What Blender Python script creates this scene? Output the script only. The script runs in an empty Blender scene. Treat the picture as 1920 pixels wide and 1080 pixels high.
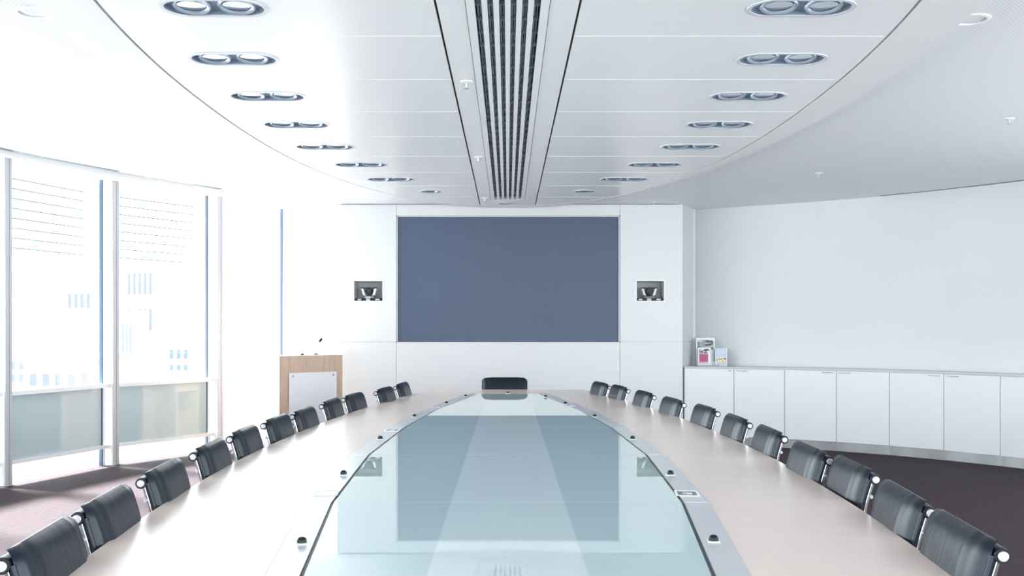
import bpy, bmesh, math, random
from mathutils import Vector, Matrix
from mathutils.geometry import tessellate_polygon

random.seed(4)
S = bpy.context.scene
COL = S.collection
PI = math.pi

# ------------------------------------------------------------------ camera, light, exposure
EYE = 1.325
FPX = 1850.0
cam_d = bpy.data.cameras.new('camera')
cam_d.sensor_width = 36.0
cam_d.lens = FPX / 1920 * 36
cam_d.shift_x = 8 / 1920
cam_d.shift_y = 77 / 1920
cam_d.clip_end = 900
cam = bpy.data.objects.new('camera', cam_d)
COL.objects.link(cam)
cam.location = (0, 0, EYE)
cam.rotation_euler = (PI / 2, 0, 0)
S.camera = cam

wd = bpy.data.worlds.new('overcast_sky')
S.world = wd
wd.use_nodes = True
wn = wd.node_tree
bg = wn.nodes['Background']
bg.inputs['Color'].default_value = (0.93, 0.97, 1.0, 1)
bg.inputs['Strength'].default_value = 2.8

sun_d = bpy.data.lights.new('sun', 'SUN')
sun_d.energy = 22
sun_d.angle = math.radians(12)
sun_d.color = (1.0, 0.96, 0.94)
sun = bpy.data.objects.new('sun', sun_d)
COL.objects.link(sun)
sun.rotation_euler = Vector((0.62, -0.36, -0.72)).to_track_quat('-Z', 'Y').to_euler()

S.view_settings.view_transform = 'Standard'
S.view_settings.look = 'None'
S.view_settings.gamma = 1
S.view_settings.use_curve_mapping = False
S.view_settings.exposure = 1.35
S.cycles.max_bounces = 12
S.cycles.diffuse_bounces = 6
S.cycles.transparent_max_bounces = 24
S.cycles.sample_clamp_indirect = 12


# ------------------------------------------------------------------ materials
def mat(name, col, rough=0.5, metal=0.0, ior=1.45, coat=0.0, spec=None):
    m = bpy.data.materials.new(name)
    m.use_nodes = True
    b = m.node_tree.nodes['Principled BSDF']
    b.inputs['Base Color'].default_value = (*col, 1)
    b.inputs['Roughness'].default_value = rough
    b.inputs['Metallic'].default_value = metal
    b.inputs['IOR'].default_value = ior
    b.inputs['Coat Weight'].default_value = coat
    if spec is not None:
        b.inputs['Specular IOR Level'].default_value = spec
    return m


def nd(m, t, **kw):
    n = m.node_tree.nodes.new(t)
    for k, v in kw.items():
        setattr(n, k, v)
    return n


def lk(m, a, b):
    m.node_tree.links.new(a, b)


def noise_mix(m, c1, c2, scale, stretch=(1, 1, 1), detail=4, lo=0.35, hi=0.65, bump=0.0, dist=0.002):
    """object-space noise between two base colours (and an optional bump)"""
    b = m.node_tree.nodes['Principled BSDF']
    tc = nd(m, 'ShaderNodeTexCoord')
    mp = nd(m, 'ShaderNodeMapping')
    mp.inputs['Scale'].default_value = stretch
    nz = nd(m, 'ShaderNodeTexNoise')
    nz.inputs['Scale'].default_value = scale
    nz.inputs['Detail'].default_value = detail
    cr = nd(m, 'ShaderNodeValToRGB')
    cr.color_ramp.elements[0].position = lo
    cr.color_ramp.elements[1].position = hi
    cr.color_ramp.elements[0].color = (*c1, 1)
    cr.color_ramp.elements[1].color = (*c2, 1)
    lk(m, tc.outputs['Object'], mp.inputs['Vector'])
    lk(m, mp.outputs['Vector'], nz.inputs['Vector'])
    lk(m, nz.outputs['Fac'], cr.inputs['Fac'])
    lk(m, cr.outputs['Color'], b.inputs['Base Color'])
    if bump:
        bp = nd(m, 'ShaderNodeBump')
        bp.inputs['Strength'].default_value = bump
        bp.inputs['Distance'].default_value = dist
        lk(m, nz.outputs['Fac'], bp.inputs['Height'])
        lk(m, bp.outputs['Normal'], b.inputs['Normal'])
    return m


M = {}
M['wall'] = noise_mix(mat('white_wall_paint', (.78, .79, .8), .55), (.68, .70, .72), (.70, .72, .74), 1.2)
M['panel'] = mat('white_lacquer_panel', (.70, .72, .73), .3)
M['cabinet'] = mat('white_cabinet_lacquer', (.78, .81, .83), .22)
M['raft'] = mat('glossy_ceiling_metal', (.81, .83, .85), .30)
M['rim'] = mat('matt_ceiling_metal', (.80, .815, .83), .42)
M['pocket'] = mat('white_ceiling_paint', (.82, .82, .82), .7)
M['dark'] = mat('dark_void', (.012, .016, .02), .6)
M['slat'] = mat('white_slat_enamel', (.80, .82, .84), .35)
M['deflector'] = mat('grey_deflector', (.17, .20, .24), .35, .3)
M['blue_dish'] = mat('satin_grey_dish', (.30, .37, .47), .32, .3)
M['lamp_grey'] = mat('lamp_ring_grey', (.42, .50, .60), .25, .4)
M['bezel'] = mat('bezel_enamel', (.60, .64, .69), .35)
M['chrome'] = mat('chrome', (.86, .88, .9), .09, 1.0)
M['satin'] = mat('satin_chrome', (.50, .52, .55), .42, .7)
M['reflector'] = mat('faceted_reflector', (.62, .65, .70), .12, 1.0)
M['handle_grey'] = mat('grey_handle_metal', (.36, .39, .42), .35, .6)
M['post_grey'] = mat('grey_post_shade_and_trim', (.52, .53, .55), .4)
M['alu'] = mat('brushed_aluminium', (.60, .63, .66), .30, 1.0)
M['band'] = mat('anodised_band', (.66, .70, .74), .30, .55)
M['steel'] = noise_mix(mat('brushed_steel_plinth', (.62, .64, .66), .33, .9), (.66, .68, .70), (.90, .92, .94), 3, (1, 1, .3))
M['black'] = mat('black_plastic', (.005, .006, .010), .35, ior=1.4)
M['rubber'] = mat('dark_gasket', (.02, .04, .055), .45)
M['white'] = mat('white_plastic', (.83, .84, .86), .35)
M['frame'] = mat('white_window_frame', (.82, .83, .84), .4)
M['frame_dark'] = mat('blue_grey_window_jamb', (.10, .15, .23), .35, .3)
M['spandrel'] = mat('grey_green_back_painted_glass', (.50, .60, .615), .06)
M['post'] = mat('grey_post_enamel', (.55, .58, .58), .35)
M['ground'] = mat('street_paving', (.30, .30, .30), .8)
M['green_reflection'] = mat('green_reflection_ring', (.03, .13, .07), .2)  # green reflection on the buttons, put into the ring colour
M['louvre'] = mat('pale_green_louvre', (.10, .15, .135), .6)

# perforated ceiling: small punched holes in the sheet
m = mat('perforated_ceiling_metal', (.70, .72, .74), .5)
b = m.node_tree.nodes['Principled BSDF']
tc = nd(m, 'ShaderNodeTexCoord')
mp = nd(m, 'ShaderNodeMapping')
mp.inputs['Rotation'].default_value = (0, 0, PI / 4)
mp.inputs['Scale'].default_value = (62, 62, 62)
fr = nd(m, 'ShaderNodeVectorMath', operation='FRACTION')
sb = nd(m, 'ShaderNodeVectorMath', operation='SUBTRACT')
sb.inputs[1].default_value = (.5, .5, 0)
ml = nd(m, 'ShaderNodeVectorMath', operation='MULTIPLY')
ml.inputs[1].default_value = (1, 1, 0)
ln = nd(m, 'ShaderNodeVectorMath', operation='LENGTH')
cr = nd(m, 'ShaderNodeValToRGB')
cr.color_ramp.elements[0].position = .22
cr.color_ramp.elements[0].color = (.60, .64, .68, 1)
cr.color_ramp.elements[1].position = .28
cr.color_ramp.elements[1].color = (.86, .885, .91, 1)
lk(m, tc.outputs['Object'], mp.inputs['Vector'])
lk(m, mp.outputs['Vector'], fr.inputs[0])
lk(m, fr.outputs[0], sb.inputs[0])
lk(m, sb.outputs[0], ml.inputs[0])
lk(m, ml.outputs[0], ln.inputs[0])
lk(m, ln.outputs['Value'], cr.inputs['Fac'])
lk(m, cr.outputs['Color'], b.inputs['Base Color'])
M['perf'] = m

# carpet
M['carpet'] = noise_mix(mat('aubergine_carpet', (.07, .055, .065), .72, spec=.10),
                        (.033, .024, .029), (.058, .044, .051), 16, (1, 4, 1), 8, .3, .7, .5, .004)
# table veneer
M['veneer'] = noise_mix(mat('pale_maple_veneer', (.6, .5, .45), .24, ior=1.5),
                        (.67, .575, .525), (.70, .605, .555), 4, (1, 3, 1), 6, .3, .72)
# lectern wood
M['oak'] = noise_mix(mat('oak_veneer', (.5, .33, .22), .4),
                     (.50, .36, .26), (.66, .50, .39), 6, (14, 14, .6), 5, .3, .7)
# glass table top: back-painted pale teal glass
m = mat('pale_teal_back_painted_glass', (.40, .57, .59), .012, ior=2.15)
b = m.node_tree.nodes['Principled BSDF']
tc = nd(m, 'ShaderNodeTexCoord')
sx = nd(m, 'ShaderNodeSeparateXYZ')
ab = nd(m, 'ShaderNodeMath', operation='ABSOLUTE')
cr = nd(m, 'ShaderNodeValToRGB')          # paler strip along the middle of the glass
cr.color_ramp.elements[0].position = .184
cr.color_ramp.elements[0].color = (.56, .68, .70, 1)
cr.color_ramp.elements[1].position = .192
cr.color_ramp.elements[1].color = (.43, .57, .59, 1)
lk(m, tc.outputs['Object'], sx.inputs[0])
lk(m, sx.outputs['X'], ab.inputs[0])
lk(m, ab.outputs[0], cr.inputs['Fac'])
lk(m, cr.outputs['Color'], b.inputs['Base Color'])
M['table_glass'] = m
# black leather with soft wrinkles
m = mat('black_leather', (.004, .008, .016), .32, ior=1.44)
b = m.node_tree.nodes['Principled BSDF']
b.inputs['Specular Tint'].default_value = (.82, .90, 1, 1)
tc = nd(m, 'ShaderNodeTexCoord')
mp = nd(m, 'ShaderNodeMapping')
mp.inputs['Scale'].default_value = (15, 4, 4)
nz = nd(m, 'ShaderNodeTexNoise')
nz.inputs['Scale'].default_value = 1
nz.inputs['Detail'].default_value = 3
nz.inputs['Distortion'].default_value = 1.2
n2 = nd(m, 'ShaderNodeTexNoise')
n2.inputs['Scale'].default_value = 350
bp = nd(m, 'ShaderNodeBump')
bp.inputs['Strength'].default_value = .38
bp.inputs['Distance'].default_value = .006
b2 = nd(m, 'ShaderNodeBump')
b2.inputs['Strength'].default_value = .12
b2.inputs['Distance'].default_value = .001
lk(m, tc.outputs['Object'], mp.inputs['Vector'])
lk(m, mp.outputs['Vector'], nz.inputs['Vector'])
lk(m, tc.outputs['Object'], n2.inputs['Vector'])
lk(m, nz.outputs['Fac'], bp.inputs['Height'])
lk(m, n2.outputs['Fac'], b2.inputs['Height'])
lk(m, bp.outputs['Normal'], b2.inputs['Normal'])
lk(m, b2.outputs['Normal'], b.inputs['Normal'])
M['leather'] = m
# screen
M['screen'] = noise_mix(mat('blue_grey_screen', (.06, .09, .14), .38, ior=1.45),
                        (.052, .085, .150), (.068, .103, .176), 90, (1, 1, 1), 3, .3, .7)
# thin window glass
m = bpy.data.materials.new('window_glass')
m.use_nodes = True
m.node_tree.nodes.clear()
out = nd(m, 'ShaderNodeOutputMaterial')
mx = nd(m, 'ShaderNodeMixShader')
tr = nd(m, 'ShaderNodeBsdfTransparent')
tr.inputs['Color'].default_value = (.96, .985, .98, 1)
gl = nd(m, 'ShaderNodeBsdfGlossy')
gl.inputs['Roughness'].default_value = .02
fz = nd(m, 'ShaderNodeFresnel')
fz.inputs['IOR'].default_value = 1.25
lk(m, fz.outputs[0], mx.inputs[0])
lk(m, tr.outputs[0], mx.inputs[1])
lk(m, gl.outputs[0], mx.inputs[2])
lk(m, mx.outputs[0], out.inputs['Surface'])
M['glass'] = m
m = bpy.data.materials.new('clear_acrylic')
m.use_nodes = True
m.node_tree.nodes.clear()
out = nd(m, 'ShaderNodeOutputMaterial')
mx = nd(m, 'ShaderNodeMixShader')
mx.inputs[0].default_value = .22
tr = nd(m, 'ShaderNodeBsdfTransparent')
gl = nd(m, 'ShaderNodeBsdfPrincipled')
gl.inputs['Base Color'].default_value = (.8, .85, .86, 1)
gl.inputs['Roughness'].default_value = .1
lk(m, tr.outputs[0], mx.inputs[1])
lk(m, gl.outputs[0], mx.inputs[2])
lk(m, mx.outputs[0], out.inputs['Surface'])
M['acrylic'] = m


# ------------------------------------------------------------------ mesh helpers
class MB:
    def __init__(s):
        s.b = bmesh.new()

    def box(s, x0, x1, y0, y1, z0, z1, rot=None, org=None):
        vs = [s.b.verts.new((x, y, z)) for x in (x0, x1) for y in (y0, y1) for z in (z0, z1)]
        for f in ((0, 1, 3, 2), (4, 6, 7, 5), (0, 4, 5, 1), (2, 3, 7, 6), (0, 2, 6, 4), (1, 5, 7, 3)):
            s.b.faces.new([vs[i] for i in f])
        if rot is not None:
            bmesh.ops.transform(s.b, matrix=rot, verts=vs)
        return vs

    def obox(s, A, B, t0, t1, z0, z1, e0=0.0, e1=0.0):
        """box along the plan line A-B; t0,t1 = offsets to its left side"""
        A, B = Vector(A), Vector(B)
        d = (B - A).normalized()
        n = Vector((-d.y, d.x))
        a, c = A + d * e0, B - d * e1
        pl = [a + n * t0, c + n * t0, c + n * t1, a + n * t1]
        s.prism([(p.x, p.y) for p in pl], z0, z1)

    def prism(s, pts, z0, z1, holes=()):
        loops = [list(pts)] + [list(h) for h in holes]
        vec = [[Vector((p[0], p[1], 0)) for p in l] for l in loops]
        tris = tessellate_polygon(vec)
        flat = [p for l in loops for p in l]
        lo = [s.b.verts.new((p[0], p[1], z0)) for p in flat]
        hi = [s.b.verts.new((p[0], p[1], z1)) for p in flat] if z1 != z0 else None
        for t in tris:
            try:
                s.b.faces.new([lo[i] for i in t])
                if hi:
                    s.b.faces.new([hi[i] for i in t])
            except ValueError:
                pass
        if hi:
            k = 0
            for l in loops:
                n = len(l)
                for i in range(n):
                    a, c = k + i, k + (i + 1) % n
                    s.b.faces.new([lo[a], lo[c], hi[c], hi[a]])
                k += n

    def tube(s, path, r, seg=12, cap=True):
        path = [Vector(p) for p in path]
        rs = r if isinstance(r, (list, tuple)) else [r] * len(path)
        rings = []
        up = None
        for i, p in enumerate(path):
            t = (path[min(i + 1, len(path) - 1)] - path[max(i - 1, 0)]).normalized()
            if up is None:
                up = Vector((0, 0, 1)) if abs(t.z) < .9 else Vector((1, 0, 0))
            u = t.cross(up).normalized()
            w = u.cross(t).normalized()
            up = w
            rings.append([s.b.verts.new(p + (u * math.cos(2 * PI * k / seg) + w * math.sin(2 * PI * k / seg)) * rs[i]) for k in range(seg)])
        for a, c in zip(rings, rings[1:]):
            for k in range(seg):
                s.b.faces.new([a[k], a[(k + 1) % seg], c[(k + 1) % seg], c[k]])
        if cap:
            s.b.faces.new(rings[0])
            s.b.faces.new(rings[-1])

    def lathe(s, prof, c=(0, 0, 0), seg=24, close=True):
        rings = []
        for r, z in prof:
            rings.append([s.b.verts.new((c[0] + r * math.cos(2 * PI * k / seg), c[1] + r * math.sin(2 * PI * k / seg), c[2] + z)) for k in range(seg)])
        for a, d in zip(rings, rings[1:]):
            for k in range(seg):
                s.b.faces.new([a[k], a[(k + 1) % seg], d[(k + 1) % seg], d[k]])
        if close:
            s.b.faces.new(rings[0])
            s.b.faces.new(rings[-1])
        return [v for r in rings for v in r]

    def sweep(s, prof, x0, x1):
        """closed (y,z) profile extruded along x"""
        a = [s.b.verts.new((x0, y, z)) for y, z in prof]
        c = [s.b.verts.new((x1, y, z)) for y, z in prof]
        n = len(prof)
        for k in range(n):
            s.b.faces.new([a[k], a[(k + 1) % n], c[(k + 1) % n], c[k]])
        s.b.faces.new(a)
        s.b.faces.new(c)

    def build(s, name, m, parent=None, smooth=None, bevel=0.0, loc=None):
        bmesh.ops.recalc_face_normals(s.b, faces=s.b.faces)
        me = bpy.data.meshes.new(name)
        s.b.to_mesh(me)
        s.b.free()
        me.materials.append(m if not isinstance(m, str) else M[m])
        if smooth:
            me.shade_smooth()
            me.set_sharp_from_angle(angle=math.radians(smooth))
        o = bpy.data.objects.new(name, me)
        COL.objects.link(o)
        if parent:
            o.parent = parent
        if loc:
            o.location = loc
        if bevel:
            bv = o.modifiers.new('bevel', 'BEVEL')
            bv.width = bevel
            bv.segments = 2
            bv.limit_method = 'ANGLE'
        return o


def empty(name, loc=(0, 0, 0), rz=0.0):
    o = bpy.data.objects.new(name, None)
    o.empty_display_size = .1
    COL.objects.link(o)
    o.location = loc
    o.rotation_euler = (0, 0, rz)
    return o


def tag(o, label, cat, group=None, kind=None):
    o['label'] = label
    o['category'] = cat
    if group:
        o['group'] = group
    if kind:
        o['kind'] = kind
    return o


def struct(o, label=None):
    o['kind'] = 'structure'
    if label:
        o['label'] = label
    return o


def copy_tree(o, parent=None):
    c = o.copy()
    COL.objects.link(c)
    c.parent = parent
    for ch in list(o.children):
        copy_tree(ch, c)
    return c


def bez(pts, n=8):
    """Catmull-Rom through plan points"""
    P = [Vector(p) for p in pts]
    P = [P[0] * 2 - P[1]] + P + [P[-1] * 2 - P[-2]]
    out = []
    for i in range(1, len(P) - 2):
        for k in range(n):
            t = k / n
            a, b_, c, d = P[i - 1], P[i], P[i + 1], P[i + 2]
            out.append(.5 * ((2 * b_) + (c - a) * t + (2 * a - 5 * b_ + 4 * c - d) * t * t + (3 * b_ - a - 3 * c + d) * t ** 3))
    out.append(P[-2])
    return out


def stadium(cx, cy, R, h, n=14):
    pts = []
    for k in range(n + 1):
        a = -PI / 2 + PI * k / n
        pts.append((cx + h + R * math.cos(a), cy + R * math.sin(a)))
    for k in range(n + 1):
        a = PI / 2 + PI * k / n
        pts.append((cx - h + R * math.cos(a), cy + R * math.sin(a)))
    return pts


# ------------------------------------------------------------------ main dimensions
DW = 11.385          # distance of the screen wall
ZC = 2.77            # perforated ceiling
ZR = 2.72            # glossy ceiling raft
ZROOF = 2.86

WIN = [(-4.0, -3.0), (-4.35, -1.6), (-4.62, -.2), (-4.82, 1.22), (-4.92, 2.66), (-4.92, 4.1), (-4.82, 5.53), (-4.60, 6.95),
       (-4.285, 8.35), (-3.89, 9.66), (-3.19, 10.78), (-2.655, 11.95), (-1.95, 13.1)]
CABF = [(2.036, 11.385), (2.569, 11.212), (3.079, 10.98), (3.559, 10.69), (4.0, 10.345), (4.396, 9.95), (4.748, 9.514),
        (5.053, 9.045), (5.307, 8.546), (5.51, 8.02), (5.66, 7.48)]


def offs(P, i, d):
    a = Vector(P[max(i - 1, 0)])
    c = Vector(P[min(i + 1, len(P) - 1)])
    t = (c - a).normalized()
    n = Vector((-t.y, t.x))
    return Vector(P[i]) + n * d


OFF = [.60, .48, .41, .37, .34, .31, .30, .30, .30, .30, .30]
WALLR = [(2.27, 12.0)] + [tuple(offs(CABF, i, OFF[i])) for i in range(1, len(CABF))] + [(6.2, 6.0), (6.4, 4.0), (6.4, 1.5), (6.2, -1), (5.9, -3.2)]
WR = [(p.x, p.y) for p in bez(WALLR, 6)]

# ------------------------------------------------------------------ floor, roof, walls
outline = WIN + [(-1.95, 13.3), (2.4, 13.3)] + WR + [(-4.0, -3.2)]
big = [(-4.6, -3.6)] + [(x - .35, y) for x, y in WIN[1:]] + [(-1.95, 13.6), (2.8, 13.6)] + [(x + .3, y + .25) for x, y in WR] + [(6.3, -3.6)]
mb = MB(); mb.prism(big, -.3, 0)
fl = struct(mb.build('floor', 'carpet'), 'dark aubergine carpet')
mb = MB(); mb.prism(big, ZROOF, ZROOF + .25)
struct(mb.build('ceiling', 'pocket'), 'white ceiling above the window pelmet')

# perforated ceiling with an oval opening
EL_I = (6.2, 4.97, 1.87, 2.2)
EL_O = (5.65, 5.72, 2.11, 2.0)


def ell_x(E, y):
    c, bb, a, n = E
    t = 1 - min(abs((y - c) / bb), 1) ** n
    return a * t ** (1 / n)


def ell_loop(E, n=120, sh=0.0):
    c, bb, a, p = E
    pts = []
    for k in range(n):
        t = 2 * PI * k / n
        cs, sn = math.cos(t), math.sin(t)
        pts.append(((a + sh) * math.copysign(abs(cs) ** (2 / p), cs), c + (bb + sh) * math.copysign(abs(sn) ** (2 / p), sn)))
    return pts


CEDGE = bez([(-3.7, -3.2), (-4.05, -1.5), (-4.30, 0), (-4.5, 1.6), (-4.6, 3.2), (-4.55, 4.8), (-4.36, 6.5), (-4.08, 7.93), (-3.60, 9.05), (-2.99, 10.2), (-2.71, 10.63), (-1.967, DW + .03)], 6)
cpoly = [(p.x, p.y) for p in CEDGE] + [(2.03, DW + .03), (2.29, 12.03)] + [(x + .01, y + .01) for x, y in WR[1:]]
mb = MB(); mb.prism(cpoly, ZC, ZC + .015, holes=[ell_loop(EL_O, sh=-.03)])
# vertical pelmet edge along the windows
for a, c in zip(CEDGE, CEDGE[1:]):
    mb.obox((a.x, a.y), (c.x, c.y), -.012, 0, ZC, ZROOF)
struct(mb.build('ceiling', 'perf'), 'perforated white metal ceiling around the oval')
# oval rim
mb = MB(); mb.prism(ell_loop(EL_O, 160), ZR, ZC + .012, holes=[ell_loop(EL_I, 160, .012)])
struct(mb.build('ceiling', 'rim', smooth=30), 'matt white oval rim around the glossy ceiling panels')

# glossy panels, one mesh per panel
ROW0, STEP = 3.883, .817
rows = [ROW0 + STEP * k for k in range(-3, 9)]
LIGHT = {}
LX = [.99, 1.19, 1.275, 1.417, 1.441, 1.4425, 1.399, 1.245, 1.087, .78]
ly0 = 4.285 - 2 * STEP
for k in range(10):
    LIGHT[k] = (LX[k], ly0 + STEP * k)


def panel_poly(y0, y1, sgn):
    yt = EL_I[0] + EL_I[1]
    y0, y1 = max(y0, EL_I[0] - EL_I[1] + .02), min(y1, yt - .012)
    if y1 - y0 < .05:
        return None
    pts = [(sgn * .316, y0)]
    n = 14
    for k in range(n + 1):
        y = y0 + (y1 - y0) * k / n
        x = ell_x(EL_I, y) - .004
        if x > .33:
            pts.append((sgn * x, y))
    last = pts[-1][1]
    pts.append((sgn * .316, min(y1, last + .01)))
    return pts


raft = empty('ceiling', (0, 6.2, ZR))
struct(raft, 'glossy white oval ceiling of wide metal panels')
for sgn in (-1, 1):
    for y0 in rows:
        p = panel_poly(y0 + .002, y0 + STEP - .002, sgn)
        if not p:
            continue
        holes = []
        for k, (lx, ly) in LIGHT.items():
            if y0 < ly < y0 + STEP and k >= 2:
                holes.append(stadium(sgn * lx, ly, .108, .115 if k < 9 else 0.0))
        mb = MB(); mb.prism([(x, y - 6.2) for x, y in p], 0, .012, holes=[[(x, y - 6.2) for x, y in h] for h in holes])
        mb.build('ceiling_panel', 'raft', raft)
        # fine joint strip; the white rows paint the bevel highlight at the seam
        x1 = ell_x(EL_I, y0) - .02
        jm = 'white' if min(abs(y0 - q) for q in (4.70, 7.151, 8.785)) < .02 else 'raft'
        if x1 > .4:
            mb = MB(); mb.box(min(sgn * .32, sgn * x1), max(sgn * .32, sgn * x1), y0 - 6.2 - .0025, y0 - 6.2 + .0025, -.0012, .008)
            mb.build('joint_strip', jm, raft)
# flat spine strips beside the air grille
for sgn in (-1, 1):
    y1 = EL_I[0] + EL_I[1] * .995
    pts = [(sgn * .183, 1.6 - 6.2), (sgn * .305, 1.6 - 6.2), (sgn * .305, y1 - .03 - 6.2), (sgn * .183, y1 - 6.2)]
    mb = MB(); mb.prism(pts, 0, .03)
    mb.build('spine_strip', 'slat', raft)
mb = MB(); mb.box(-.183, .183, 10.68 - 6.2, EL_I[0] + EL_I[1] * .995 - 6.2, 0, .03)
mb.build('spine_strip', 'slat', raft)

# air grille
gr = empty('air_grille', (0, 6.1, ZR))
tag(gr, 'long white slotted air grille running down the centre of the oval ceiling', 'air grille')
gy0, gy1 = 1.6 - 6.1, 10.66 - 6.1
mb = MB(); mb.box(-.18, .18, gy0, gy1, .10, .11)
mb.box(-.18, -.176, gy0, gy1, .0, .10); mb.box(.176, .18, gy0, gy1, .0, .10)
mb.build('plenum', 'dark', gr)
mb = MB()
mb.box(-.180, -.143, gy0, gy1, -.003, .035); mb.box(.143, .180, gy0, gy1, -.003, .035)
mb.box(-.143, .143, gy1 - .03, gy1, -.003, .035)
mb.build('grille_frame', 'slat', gr)
for k in range(5):
    xc = -.1008 + .0504 * k
    mb = MB(); mb.box(xc - .0125, xc + .0125, gy0, gy1 - .03, -.002, .035)
    mb.build('slat', 'slat', gr)
for k in range(6):
    xc = -.126 + .0504 * k
    mb = MB()
    y = gy0 + .02
    while y < gy1 - .2:
        mb.tube([(xc - .006, y + .016, .03), (xc - .006, y + .19, .03)], .0055, 6)
        mb.tube([(xc + .006, y + .016, .034), (xc + .006, y + .19, .034)], .004, 6)
        mb.box(xc - .013, xc + .013, y + .194, y + .204, .012, .05)
        y += .2055
    mb.build('deflector_blades', 'deflector', gr, smooth=40)

# ------------------------------------------------------------------ downlights
ordn = ['first', 'second', 'third', 'fourth', 'fifth', 'sixth', 'seventh', 'eighth', 'ninth', 'tenth', 'eleventh']


def make_downlight(double=True):
    o = empty('recessed_downlight')
    h = .115 if double else 0.0
    mb = MB(); mb.prism(stadium(0, 0, .118, h), -.004, .004, holes=[stadium(0, 0, .100, h)])
    mb.build('bezel', 'bezel', o)
    mb = MB(); mb.prism(stadium(0, 0, .102, h), .024, .028, holes=[[(sx * .0975 * (1 if double else 0) + .066 * math.cos(a * PI / 12), .066 * math.sin(a * PI / 12)) for a in range(24)] for sx in ((-1, 1) if double else (1,))])
    mb.prism(stadium(0, 0, .104, h), .0, .028, holes=[stadium(0, 0, .100, h)])
    mb.build('tray', 'blue_dish', o)
    for sx in ((-1, 1) if double else (0,)):
        cx = sx * .0975
        mb = MB(); vs = mb.lathe([(.062, .024), (.080, .026), (.083, .008), (.078, .001), (.069, .002), (.062, .010)], (cx, 0, 0), 28, close=False)
        bmesh.ops.rotate(mb.b, cent=(cx, 0, .02), matrix=Matrix.Rotation(math.radians(-6), 3, 'X'), verts=vs)
        ring = mb.build('lamp_ring', 'lamp_grey', o, smooth=50)
        mb = MB(); mb.lathe([(.0625, .008), (.056, .028), (.045, .046), (.030, .058), (.012, .064)], (cx, 0, 0), 16)
        mb.build('reflector', 'reflector', ring, smooth=20)
        mb = MB(); mb.lathe([(.004, .014), (.016, .017), (.018, .028), (.012, .042), (.010, .06)], (cx, 0, 0), 16)
        mb.build('bulb', 'black', ring, smooth=50)
    return o


proto2, proto1 = make_downlight(True), make_downlight(False)
used2 = used1 = False
for sgn, side in ((-1, 'left'), (1, 'right')):
    for k in range(2, 10):
        lx, ly = LIGHT[k]
        if k < 9:
            o = proto2 if not used2 else copy_tree(proto2)
            used2 = True
            lab = 'twin-lamp oval recessed downlight, %s in the %s-hand ceiling row counted from the nearest' % (ordn[k - 2], side)
        else:
            o = proto1 if not used1 else copy_tree(proto1)
            used1 = True
            lab = 'single round recessed downlight at the far end of the %s-hand ceiling row' % side
        o.location = (sgn * lx, ly, ZR)
        tag(o, lab, 'ceiling light', 'recessed downlights in the oval ceiling')
o = copy_tree(proto1)
o.scale = (.8, .8, .8)
o.location = (-.02, 10.93, ZR - .002)
tag(o, 'small round recessed downlight between the air grille and the oval rim', 'ceiling light', 'recessed downlights in the oval ceiling')


# sprinklers, ceiling speakers, slot diffusers
def make_sprinkler():
    o = empty('sprinkler_head')
    mb = MB(); mb.lathe([(.036, 0), (.036, -.003), (.028, -.008), (.014, -.009)], seg=24)
    mb.build('escutcheon', 'white', o, smooth=40)
    mb = MB(); mb.tube([(0, 0, -.008), (0, 0, -.034)], .006, 10)
    mb.tube([(0, -.009, -.012), (0, -.011, -.026), (0, -.004, -.036)], .0018, 6)
    mb.tube([(0, .009, -.012), (0, .011, -.026), (0, .004, -.036)], .0018, 6)
    mb.build('sprinkler_body', 'alu', o, smooth=40)
    mb = MB(); mb.lathe([(.014, -.038), (.014, -.040)], seg=16)
    mb.build('deflector_plate', 'alu', o)
    return o


sp0 = make_sprinkler()
spr = [(-.232, 5.56, ZR, 'sprinkler head on the white ceiling strip left of the air grille, nearest of three'),
       (-.238, 8.0, ZR, 'sprinkler head on the white ceiling strip left of the air grille, middle of three'),
       (-.245, 10.5, ZR, 'sprinkler head on the white ceiling strip left of the air grille, farthest of three'),
       (3.44, 6.77, ZC, 'sprinkler head on the perforated ceiling at the far right of the photo'),
       (2.88, 9.14, ZC, 'sprinkler head on the perforated ceiling above the right-hand cabinets'),
       (1.66, 11.23, ZC, 'sprinkler head on the perforated ceiling just before the screen wall, right of the screen'),
       (-3.345, 9.15, ZC, 'sprinkler head on the perforated ceiling beside the windows'),
       (-2.0, 11.1, ZC, 'sprinkler head on the perforated ceiling by the left corner of the screen wall')]
for i, (x, y, z, lab) in enumerate(spr):
    o = sp0 if i == 0 else copy_tree(sp0)
    o.location = (x, y, z)
    tag(o, lab, 'sprinkler', 'ceiling sprinkler heads')
for i, (x, y, lab) in enumerate(((2.14 + .02, 4.60, 'round white ceiling speaker right of the oval ceiling'), (-2.14 - .02, 4.50, 'round white ceiling speaker left of the oval ceiling'))):
    o = empty('ceiling_speaker', (x, y, ZC))
    mb = MB(); mb.lathe([(.085, 0), (.085, -.006), (.068, -.008), (.066, -.001)], seg=32, close=False)
    mb.build('speaker_ring', 'white', o, smooth=40)
    mb = MB(); mb.lathe([(.067, -.001), (.03, -.004), (.004, -.005)], seg=32)
    mb.build('speaker_mesh', 'rim', o, smooth=40)
    tag(o, lab, 'ceiling speaker', 'round ceiling speakers')


def slot_diffuser(pts, lab, off=0.04):
    o = empty('linear_diffuser', (pts[0][0], pts[0][1], ZC))
    for j, d in enumerate((0, .022, .044)):
        mb = MB()
        for a, c in zip(pts, pts[1:]):
            a2 = (a[0] - pts[0][0], a[1] - pts[0][1]); c2 = (c[0] - pts[0][0], c[1] - pts[0][1])
            mb.obox(a2, c2, -off - d - .012, -off - d, -.002, .001)
        mb.build('air_slot', 'deflector', o)
    tag(o, lab, 'air diffuser', 'linear slot diffusers at the ceiling edge')


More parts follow.
